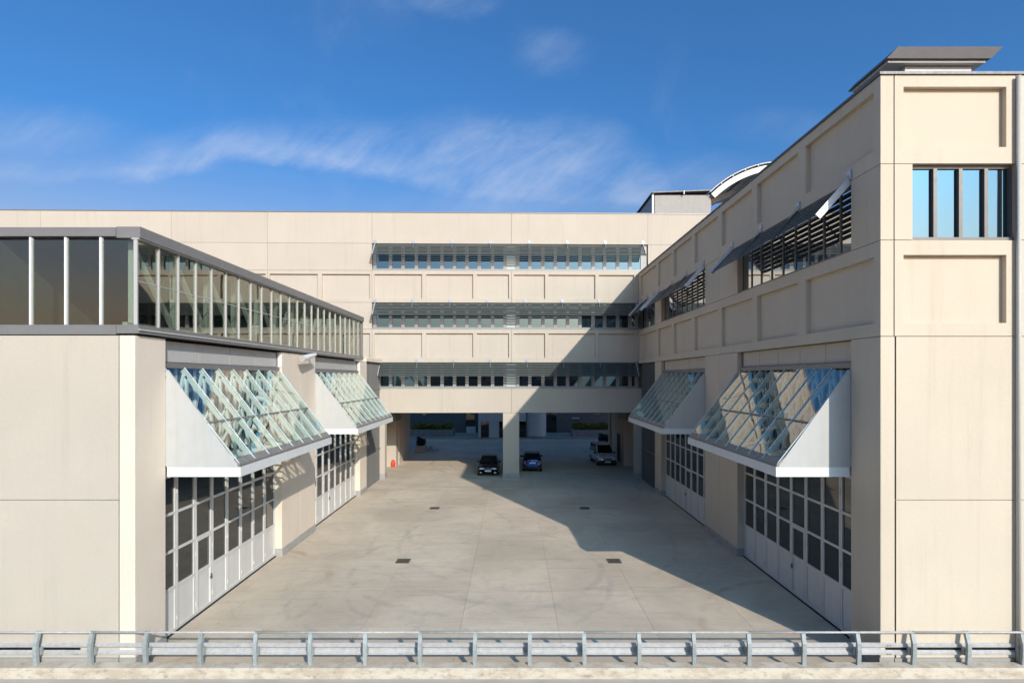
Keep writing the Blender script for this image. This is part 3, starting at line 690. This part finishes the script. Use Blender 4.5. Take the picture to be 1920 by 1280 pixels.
wbox('roof_band', WL, Y0 - 0.01, GE, 11.68, 11.98, -0.14, 0.5, GREYM, gal)
wbox('roof_band_trim', WL, Y0 - 0.01, GE, 11.64, 11.677, -0.10, 0.1, GREYL, gal)
boxo('gallery_roof', -14.2, XL - 0.51, Y0, GE, 11.72, 11.96, GREYM, gal); boxo('gallery_floor', -14.2, XL - 0.51, Y0, GE, 9.07, 9.30, INTER, gal)
boxo('gallery_rear_wall', -14.2, -14.0, Y0, GE, 9.31, 11.71, INTER, gal); boxo('gallery_end_wall', -13.99, XL - 0.12, GE - 0.12, GE, 9.34, 11.70, GREYM, gal)
boxo('end_mullion', XL - 0.11, XL + 0.07, GE - 0.14, GE - 0.002, 9.34, 11.63, GREYM, gal)
NG = 24; sp = (GE - 0.1 - Y0) / NG
for k in range(NG):
    u = Y0 + 0.03 + k * sp
    wbox('mullion', WL, u - 0.024, u + 0.024, 9.335, 11.635, -0.045, 0.05, GREYL, gal)
    for z0, z1 in ((9.335, 10.52), (10.55, 11.635)): wbox('pane', WL, u + 0.034, u + sp - 0.034, z0, z1, 0.0, 0.012, G_GAL, gal)
    wbox('glazing_rail', WL, u + 0.034, u + sp - 0.034, 10.525, 10.545, -0.01, 0.03, GREYL, gal)
tx = XL - 0.42
for k in range(0, NG, 2):
    u = Y0 + 0.03 + (k + 0.5) * sp
    MB().bar((tx, u, 9.31), (tx, u, 11.7), 0.14, 0.14).build('truss_post', WHITEM, gal)
    a, b = (u, u + 2 * sp) if (k < 10) else (u + 2 * sp, u)
    MB().bar((tx, a, 11.6), (tx, min(b, GE - 0.2), 9.4), 0.12, 0.12, up=(1, 0, 0)).build('truss_diagonal', WHITEM, gal)
boxo('truss_chord', tx - 0.07, tx + 0.07, Y0 + 0.2, GE - 0.2, 9.31, 9.43, WHITEM, gal)
# left end wall
for x in (-15.0, -24.0): MB().cyl((x, Y0 - 0.09, 0.1), (x, Y0 - 0.09, 9.0), 0.055, 10).build('downpipe', GREYL, lw, smooth=True)
def WLE(u, z, d): return (u, Y0 + d, z)
for a, b in ((-15.0, XL - 0.44), (-19.5, -15.0), (-24, -19.5), (-30, -24)):
    flat('wall_panel', WLE, a, b, 4.6, 9.05, lw); flat('wall_panel', WLE, a, b, 0.34, 4.6, lw); wbox('plinth', WLE, a, b, 0, 0.34, -0.03, 0.35, PLINTH, lw)  # end panels take the darkened plaster copy to tone down full sun
boxo('coping', -30, -14.25, Y0 - 0.04, Y0 + 0.4, 9.06, 9.12, GREYM, lw)
boxo('roof_slab', -34, -14.25, Y0 + 0.41, 42.8, 9.065, 9.10, GREYM, lw)
for k in range(4):
    u = -14.0 + k * 0.95
    boxo('end_pane', u + 0.04, u + 0.90, Y0 + 0.05, Y0 + 0.06, 9.335, 11.635, G_GAL, gal); boxo('mullion', u - 0.03, u + 0.03, Y0 + 0.01, Y0 + 0.1, 9.335, 11.70, WHITEM, gal)
boxo('end_band', -14.2, XL - 0.51, Y0 - 0.02, Y0 - 0.001, 11.72, 11.96, GREYM, gal); boxo('end_band', -14.2, XL - 0.51, Y0 - 0.02, Y0 - 0.001, 9.07, 9.33, GREYM, gal)

# wall lamp on the left pier
wl = thing('wall_floodlight', (XL, 26.9, 8.95), 'white tubular floodlight bracketed to the left pier under the gallery', 'floodlight')
MB().cyl((XL + 0.002, 27.3, 9.03), (XL + 0.45, 26.9, 9.03), 0.05, 8).build('bracket', WHITEM, wl)
MB().cyl((XL + 0.46, 27.1, 9.04), (XL + 0.42, 25.6, 8.80), 0.085, 12, 0.15).build('housing', WHITEM, wl, smooth=False)
MB().cyl((XL + 0.42, 25.6, 8.80), (XL + 0.418, 25.55, 8.79), 0.15, 12, 0.14).build('lens', GALV, wl)
MB().box(XL + 0.001, XL + 0.03, 27.15, 27.45, 8.92, 9.04).build('wall_plate', WHITEM, wl)

# ------------------------------------------------------------------ guard rail
gr = thing('guard_rail', (0, 14.6, 0.27), 'galvanised steel guard rail with curved posts along the concrete kerb', 'guard rail')
PSP = 1.46
n0 = -10
xs_post = [(374 - 960) / 70.55 + PSP * k for k in range(-5, 17)]
SEC = [(0.0, 0.0), (0.015, 0.22), (0.03, 0.42), (0.02, 0.58), (-0.02, 0.70), (-0.05, 0.80), (-0.05, 0.87)]
def post_mesh():
    mb = MB()
    def ribbon(x0_, x1_, t0, t1):
        rings = []
        for o_, h in SEC:
            y = -o_
            rings.append([(x0_, y + t0, h), (x1_, y + t0, h), (x1_, y + t1, h), (x0_, y + t1, h)])
        mb.loft(rings)
    ribbon(-0.05, 0.05, -0.008, 0.0)
    ribbon(-0.05, -0.04, 0.001, 0.08); ribbon(0.04, 0.05, 0.001, 0.08)
    return mb.mesh('post', GALVP)
PM = post_mesh()
for k, x in enumerate(xs_post):
    o = bpy.data.objects.new('post', PM); link(o, gr); o.location = (x, 0.0, 0.0); o.rotation_euler = (0, R(random.uniform(-0.8, 0.8)), R(random.uniform(-6, 3)))
    boxo('spacer', x - 0.05, x + 0.05, 14.70, 14.80, 0.48, 0.68, GALVP, gr)
WB = [(0.0, 0.0), (0.05, 0.03), (0.05, 0.085), (0.0, 0.13), (0.0, 0.18), (0.05, 0.225), (0.05, 0.28), (0.0, 0.31)]
x_s = xs_post[0] - 0.6
seg = 3 * PSP; k = 0
while x_s < xs_post[-1]:
    x_e = x_s + seg
    outer = [(yy, zz) for yy, zz in WB]; inner = [(yy - 0.006, zz) for yy, zz in WB][::-1]
    prof = [(x_s, 14.80 + (0.05 - yy) + (0.004 if k % 2 else 0), 0.415 + zz * 1.08) for yy, zz in outer + inner]
    MB().prism(prof, (seg + 0.15, 0, 0)).build('beam', GALV, gr)
    for zz in (0.47, 0.70):
        for dx in (0.04, 0.11): MB().cyl((x_s + dx, 14.775, zz), (x_s + dx, 14.80, zz), 0.016, 6).build('splice_bolt', GALVP, gr)
    x_s = x_e; k += 1
for k in range(0, len(xs_post) - 1, 3):
    MB().cyl((xs_post[k] - 0.0, 14.665, 1.115), (xs_post[min(k + 3, len(xs_post) - 1)] - 0.012, 14.665, 1.115), 0.028, 12).build('top_tube', GALV, gr, smooth=True)

# ------------------------------------------------------------------ rear court
rb = thing('rear_building', (0, 78, 0), 'dark grey building beyond the passage in deep shade', 'building')
boxo('wall', -40, 40, 78.0, 90, 0.13, 14, SLATE, rb)
for x0_, x1_ in ((-6.6, -5.4), (4.9, 6.2)):
    boxo('glass_door', x0_, x1_, 77.90, 77.98, 0.15, 2.7, G_DOOR, rb); boxo('door_frame', x0_ - 0.08, x0_, 77.88, 77.99, 0.15, 2.8, COPING, rb); boxo('door_frame', x1_, x1_ + 0.08, 77.88, 77.99, 0.15, 2.8, COPING, rb)
boxo('ticket_counter', -6.5, -5.2, 77.2, 77.88, 0.13, 1.0, LOBBY, rb)
for x in (-38, -30, -22, -14, 14, 22, 30): boxo('wall_panel', x, x + 7.9, 77.96, 77.999, 0.2, 13.9, SLATE, rb)
lb = thing('entrance_lobby', (-1.4, 71, 0.13), 'grey entrance block with dark doors and a round tower behind the central pillar', 'entrance')
boxo('wall', -4.45, -4.12, 71.2, 78, 0.13, 5.5, LOBBY, lb); boxo('wall', -3.05, -1.75, 71.2, 78, 0.13, 5.5, LOBBY, lb); boxo('wall', -0.6, 0.7, 71.2, 78, 0.13, 5.5, LOBBY, lb)
boxo('lintel', -4.12, -3.05, 71.2, 78, 2.25, 5.5, LOBBY, lb); boxo('lintel', -1.75, -0.6, 71.19, 78, 2.25, 5.5, LOBBY, lb); boxo('lintel', 0.7, 1.75, 71.2, 78, 2.25, 5.5, LOBBY, lb)
for x0_, x1_ in ((-4.11, -3.06), (-1.74, -0.61), (0.71, 1.7)):
    boxo('door', x0_, x1_, 71.8, 71.85, 0.14, 2.24, G_DOOR, lb); boxo('door_rail', x0_, x1_, 71.77, 71.795, 1.0, 1.08, COPING, lb)
MB().cyl((3.05, 72.6, 0.13), (3.05, 72.6, 6), 1.38, 40).build('round_tower', LOBBY, lb, smooth=False)
MB().cyl((3.05, 72.6, 0.13), (3.05, 72.6, 0.30), 1.44, 40).build('tower_base', PLANT, lb)
sg = thing('wall_sign', (9.0, 77.9, 2.2), 'thin pale strip sign on the dark wall above the right hedge', 'sign')
boxo('board', 8.4, 9.45, 77.82, 77.93, 2.12, 2.24, WHITEM, sg); boxo('bracket', 8.85, 9.0, 77.93, 77.958, 2.05, 2.30, COPING, sg)

def leaves(name, x0, x1, y0, y1, z0, z1, n, size, mat, parent, dome=True):
    rnd = random.Random(500 + int(x0 * 10)); mb = MB()
    cx, cy = (x0 + x1) / 2, (y0 + y1) / 2
    for _ in range(n):
        x, y = rnd.uniform(x0, x1), rnd.uniform(y0, y1)
        top = z1 * (0.88 + 0.12 * math.sin(x * 3.1 + y) * math.sin(x * 1.3 + 2)) if dome else z1
        z = z0 + (top - z0) * rnd.random() ** 0.6
        d = Vector((rnd.gauss(0, 1), rnd.gauss(0, 1), rnd.gauss(0.3, 0.8))).normalized(); e = d.orthogonal().normalized()
        if rnd.random() < 0.5: e = d.cross(e)
        s_ = size * rnd.uniform(0.6, 1.3); p = Vector((x, y, z))
        mb.add([p - d * s_, p + e * s_ * 0.5, p + d * s_, p - e * s_ * 0.5], [(0, 1, 2, 3)])
    return mb.build(name, mat, parent)
def planter(x0, x1, y0, y1, h, hh, label, group, mat, n, size):
    pl = thing('planter', ((x0 + x1) / 2, (y0 + y1) / 2, 0), label, 'planter', group)
    f = MB().box(x0, x1, y0, y0 + 0.2, 0.0, h); f.box(x0, x1, y1 - 0.2, y1, 0, h); f.box(x0, x0 + 0.2, y0 + 0.2, y1 - 0.2, 0, h); f.box(x1 - 0.2, x1, y0 + 0.2, y1 - 0.2, 0, h)
    f.build('trough', PLANT, pl); boxo('soil', x0 + 0.2, x1 - 0.2, y0 + 0.2, y1 - 0.2, 0.1, h - 0.12, BRICK, pl)
    leaves('foliage', x0 + 0.15, x1 - 0.15, y0 + 0.1, y1 - 0.1, h - 0.15, h + hh, n, size, mat, pl)
    st = MB()
    k = x0 + 0.5
    while k < x1 - 0.3:
        st.cyl((k, (y0 + y1) / 2, h - 0.15), (k + 0.1, (y0 + y1) / 2, h + hh * 0.6), 0.03, 5); k += 0.8
    st.build('stems', BRICK, pl)
    return pl
planter(-13.6, -7.85, 72.6, 75.2, 1.05, 0.85, 'long concrete planter with a yellowish clipped hedge at left behind the passage', 'hedge planters', HEDGE, 3800, 0.11)
planter(7.9, 13.8, 72.2, 75.0, 1.05, 0.95, 'long concrete planter with a yellowish clipped hedge at right behind the passage', 'hedge planters', HEDGE, 3800, 0.11)
planter(-10.25, -9.25, 57.6, 59.4, 0.75, 0.9, 'small planter with a dark spiky shrub beside the left passage wall', 'shrub planters', SHRUB, 700, 0.14)
planter(9.4, 10.6, 59.5, 61.5, 0.75, 1.1, 'small planter with a dark shrub behind the silver van', 'shrub planters', SHRUB, 700, 0.14)
rk = thing('stone_kerb', (-8.9, 58.6, 0), 'low rounded pale kerb island beside the left shrub planter', 'kerb')
MB().loft([[(-8.9 + r * math.cos(a), 59.5 + r * 1.3 * math.sin(a), z) for a in [2 * math.pi * i / 20 for i in range(20)]] for r, z in ((0.95, 0.0), (0.95, 0.1), (0.85, 0.14))]).build('kerb_ring', PLANT, rk)
MB().cyl((-8.9, 59.5, 0.14), (-8.9, 59.5, 0.5), 0.3, 12, 0.18).build('bollard_stub', PLINTH, rk)
tag(MB().add([(6.1, 60.6, 0.005), (8.9, 60.6, 0.005), (8.9, 60.85, 0.005), (6.1, 60.85, 0.005)], [(0, 1, 2, 3)]).build('ground_strip', PALE_STRIP), None, None, None, 'structure')  # thin pale strip lying flat on the rear court pavement

# ------------------------------------------------------------------ cars
def paint(name, col, metal=0.3):
    return plain(name, col, 0.28, metal, var=0.03, coat=0.6, rand=0.0)
HEADL = plain('headlamp_glass', (0.65, 0.68, 0.72), 0.15, 0.2, rand=0)
TAILL = plain('tail_lamp', (0.45, 0.16, 0.17), 0.25, rand=0)
PLATE = plain('number_plate', (0.72, 0.73, 0.74), 0.5, rand=0)
CARG = dark_glass('car_glass', (0.006, 0.007, 0.009), 0.05, 0.8, 4.0, 0.0005)
CHROME = plain('chrome', (0.6, 0.62, 0.65), 0.2, 0.9, rand=0)
def car(name, label, loc, rz_, stations, cab, paint_m, low_m, wheel_r, axles, hw, rear=False, plate_z=0.45, lamp=None, roof_m=None, extra=None):
    c = thing(name, loc, label, 'car', local=True); c.rotation_euler = (0, 0, R(rz_))
    def ring(y, zt, w, zb):
        half = [(w * 0.90, zb), (w * 0.985, zb + 0.12), (w, zb + (zt - zb) * 0.5), (w * 0.97, zb + (zt - zb) * 0.8), (w * 0.88, zt - 0.02), (w * 0.5, zt + 0.02)]
        return [(x, y, z) for x, z in half] + [(-x, y, z) for x, z in half[::-1]]
    MB().loft([ring(*s_) for s_ in stations]).build('body', paint_m, c, smooth=True)
    low = [(y, min(zt, zb + 0.27), w + 0.012, zb - 0.02) for y, zt, w, zb in stations]
    MB().loft([ring(*s_) for s_ in low]).build('skirt', low_m, c)
    # cabin: front base y, roof front y, roof rear y, rear base y, belt z, roof z, half widths
    yf, rf, rr_, yr, zb, zt, wb, wt_ = cab
    MB().loft([[(wb, yf, zb), (wb, yr, zb), (-wb, yr, zb), (-wb, yf, zb)], [(wt_ + .03, rf, zt - .05), (wt_ + .03, rr_, zt - .05), (-wt_ - .03, rr_, zt - .05), (-wt_ - .03, rf, zt - .05)],
               [(wt_ - .05, rf + .1, zt), (wt_ - .05, rr_ - .1, zt), (-wt_ + .05, rr_ - .1, zt), (-wt_ + .05, rf + .1, zt)]]).build('cabin', roof_m or paint_m, c)
    def lerp(a, b, t): return tuple(a[i] + (b[i] - a[i]) * t for i in range(3))
    def pane(nm, q, offv):
        cx = [sum(p[i] for p in q) / 4 for i in range(3)]
        q = [tuple(cx[i] + (p[i] - cx[i]) * 0.90 + offv[i] for i in range(3)) for p in q]
        MB().prism(q, [v * 0.6 for v in offv]).build(nm, CARG, c)
    pane('windscreen', [(wb, yf, zb), (-wb, yf, zb), (-wt_, rf, zt - .05), (wt_, rf, zt - .05)], (0, -0.012, 0.012))
    pane('rear_window', [(wb, yr, zb), (-wb, yr, zb), (-wt_, rr_, zt - .05), (wt_, rr_, zt - .05)], (0, 0.012, 0.012))
    for sgn in (1, -1): pane('side_window', [(sgn * wb, yf, zb), (sgn * wb, yr, zb), (sgn * wt_ + sgn * .03, rr_, zt - .05), (sgn * wt_ + sgn * .03, rf, zt - .05)], (sgn * 0.014, 0, 0.004))
    for y in axles:
        for sgn in (1, -1):
            wobj = part_group('wheel', c)
            MB().cyl((sgn * (hw - 0.19), y, wheel_r), (sgn * (hw + 0.018), y, wheel_r), wheel_r, 20).build('tyre', BLACK, wobj)
            MB().cyl((sgn * (hw + 0.012), y, wheel_r), (sgn * (hw + 0.028), y, wheel_r), wheel_r * 0.62, 14).build('rim', CHROME, wobj)
    for sgn in (1, -1):
        MB().box(*sorted((sgn * (wb + 0.02), sgn * (wb + 0.24))), yf + 0.30, yf + 0.42, zb - 0.03, zb + 0.13).build('mirror', low_m, c, bevel=0.02)
    ff, fr = stations[0][0], stations[-1][0]
    for nm, y, m in (('headlight', ff, HEADL), ('tail_light', fr, TAILL)):
        x_in, x_out, z0_, z1_ = (lamp[0] if nm == 'headlight' else lamp[1])
        for sgn in (1, -1):
            dy = (-0.03, 0.10) if nm == 'headlight' else (-0.10, 0.03)
            MB().box(*sorted((sgn * x_in, sgn * x_out)), y + dy[0], y + dy[1], z0_, z1_).build(nm, m, c, bevel=0.015)
    MB().box(-0.26, 0.26, ff - 0.07, ff - 0.055, plate_z - 0.06, plate_z + 0.06).build('number_plate', PLATE, c)
    MB().box(-0.26, 0.26, fr + 0.055, fr + 0.07, (0.78 if rear else 0.5) - 0.06, (0.78 if rear else 0.5) + 0.06).build('number_plate', PLATE, c)
    if extra: extra(c, ff, fr)
    return c
NAVY = paint('navy_paint', (0.006, 0.009, 0.03)); BLUE = paint('blue_paint', (0.008, 0.07, 0.38)); SILVER = paint('silver_paint', (0.55, 0.60, 0.66), 0.15)
BUMP = plain('dark_bumper', (0.02, 0.021, 0.024), 0.55, rand=0)
def sedan_extra(c, ff, fr):
    for sgn in (1, -1):
        MB().box(*sorted((sgn * 0.02, sgn * 0.15)), ff - 0.03, ff + 0.05, 0.56, 0.70).build('grille', BLACK, c, bevel=0.012)
        MB().box(*sorted((sgn * 0.02, sgn * 0.035)), ff - 0.04, ff + 0.03, 0.56, 0.70).build('grille_trim', CHROME, c)
        MB().box(*sorted((sgn * 0.48, sgn * 0.66)), ff - 0.02, ff + 0.06, 0.26, 0.36).build('fog_lamp', HEADL, c, bevel=0.01)
    MB().box(-0.11, 0.11, -0.36, -0.33, 1.20, 1.24).build('mirror_glass', PLATE, c)
SED = [(-2.18, 0.62, 0.74, 0.26), (-2.08, 0.72, 0.81, 0.20), (-1.6, 0.78, 0.845, 0.18), (-0.9, 0.88, 0.85, 0.18), (0.2, 0.93, 0.855, 0.18), (1.3, 0.95, 0.85, 0.18), (1.9, 0.92, 0.82, 0.20), (2.16, 0.80, 0.76, 0.28)]
car('parked_car', 'dark navy saloon car facing the camera at the left of the central pillar', (-1.97, 46.25, 0), 0, SED, (-0.95, -0.25, 0.85, 1.55, 0.90, 1.39, 0.75, 0.56), NAVY, BUMP, 0.31, (-1.35, 1.38), 0.84,
    lamp=((0.30, 0.68, 0.56, 0.68), (0.40, 0.74, 0.62, 0.76)), extra=sedan_extra)
HAT = [(-1.85, 0.66, 0.70, 0.26), (-1.72, 0.78, 0.79, 0.20), (-1.2, 0.90, 0.82, 0.18), (-0.4, 0.95, 0.83, 0.18), (0.9, 0.97, 0.83, 0.18), (1.55, 0.98, 0.79, 0.20), (1.80, 0.92, 0.70, 0.26), (1.86, 0.55, 0.68, 0.30)]
def hatch_extra(c, ff, fr):
    MB().prism([(-0.44, fr + 0.0, 0.48), (0.44, fr + 0.0, 0.48), (0.50, fr - 0.02, 0.92), (0.40, fr - 0.05, 1.02), (-0.40, fr - 0.05, 1.02), (-0.50, fr - 0.02, 0.92)], (0, 0.05, 0)).build('tailgate', BLUE, c)
    MB().cyl((0, fr + 0.03, 0.92), (0, fr + 0.07, 0.92), 0.06, 12).build('badge', CHROME, c)
    MB().box(-0.8, 0.8, fr - 0.16, fr + 0.06, 0.28, 0.46).build('bumper', BUMP, c, bevel=0.03)
car('parked_car', 'small blue hatchback seen from behind at the right of the central pillar', (1.67, 47.9, 0), 180, HAT, (-1.05, -0.3, 1.25, 1.75, 0.95, 1.50, 0.76, 0.60), NAVY, BUMP, 0.29, (-1.2, 1.18), 0.82, rear=True,
    lamp=((0.40, 0.66, 0.62, 0.76), (0.56, 0.69, 0.66, 0.94)), extra=hatch_extra)
VAN = [(-1.99, 0.66, 0.72, 0.28), (-1.88, 0.80, 0.79, 0.22), (-1.45, 0.98, 0.82, 0.20), (-0.95, 1.06, 0.83, 0.20), (0.2, 1.08, 0.835, 0.20), (1.5, 1.08, 0.83, 0.20), (1.95, 1.06, 0.81, 0.22), (2.0, 0.6, 0.80, 0.30)]
def van_extra(c, ff, fr):
    for k in (-1, 1):
        MB().box(*sorted((k * 0.06, k * 0.40)), ff - 0.04, ff + 0.04, 0.62, 0.70).build('grille', BLACK, c)
        MB().bar((k * 0.60, -0.3, 1.84), (k * 0.60, 1.6, 1.84), 0.04, 0.04).build('roof_rail', CHROME, c)
    MB().cyl((0, ff - 0.06, 0.67), (0, ff - 0.02, 0.67), 0.06, 8).build('badge', CHROME, c)
    MB().box(-0.80, 0.80, ff - 0.05, ff + 0.2, 0.24, 0.56).build('bumper', BUMP, c, bevel=0.04)
    MB().box(-0.42, 0.42, -0.45, -0.38, 1.80, 1.835).build('roof_bar', WHITEM, c)
car('parked_van', 'silver compact van facing the camera by the right passage wall', (8.35, 51.0, 0), 4, VAN, (-1.15, -0.45, 1.9, 1.97, 1.03, 1.80, 0.77, 0.66), SILVER, BUMP, 0.31, (-1.25, 1.35), 0.825,
    plate_z=0.40, lamp=((0.44, 0.74, 0.66, 0.84), (0.66, 0.78, 0.8, 1.2)), extra=van_extra)

# ------------------------------------------------------------------ fire extinguisher
fe = thing('fire_extinguisher', (-10.62, 48.8, 0), 'red fire extinguisher standing against the left passage pier', 'fire extinguisher')
def ext_ring(r, z): return [(-10.62 + r * math.cos(a), 48.8 + r * math.sin(a), z) for a in [2 * math.pi * i / 16 for i in range(16)]]
MB().loft([ext_ring(r, z) for r, z in ((0.12, 0.0), (0.15, 0.02), (0.15, 0.44), (0.12, 0.50), (0.05, 0.54), (0.05, 0.58))]).build('cylinder', RED, fe, smooth=True)
MB().box(-10.72, -10.52, 48.77, 48.83, 0.58, 0.63).build('handle', RED, fe)
hs = MB(); pts = [(-10.56, 48.78, 0.57), (-10.44, 48.74, 0.50), (-10.41, 48.72, 0.30), (-10.43, 48.70, 0.08)]
for a, b in zip(pts[:-1], pts[1:]): hs.cyl(a, b, 0.03, 8)
hs.build('hose', RED, fe); MB().cyl((-10.43, 48.70, 0.16), (-10.42, 48.68, 0.0), 0.03, 8, 0.07).build('nozzle', RED, fe)

# ------------------------------------------------------------------ low building behind the camera (seen only mirrored in the glass)
ob = thing('opposite_building', (0, -24, 0), 'low brown building across the road, mirrored in the lower windows', 'building')
boxo('wall', -60, 60, -36, -24, 0, 12.5, BRICK, ob)
for k in range(14):
    boxo('window', -50 + k * 7.2, -46 + k * 7.2, -23.99, -23.95, 7.5, 10, G_DOOR, ob)
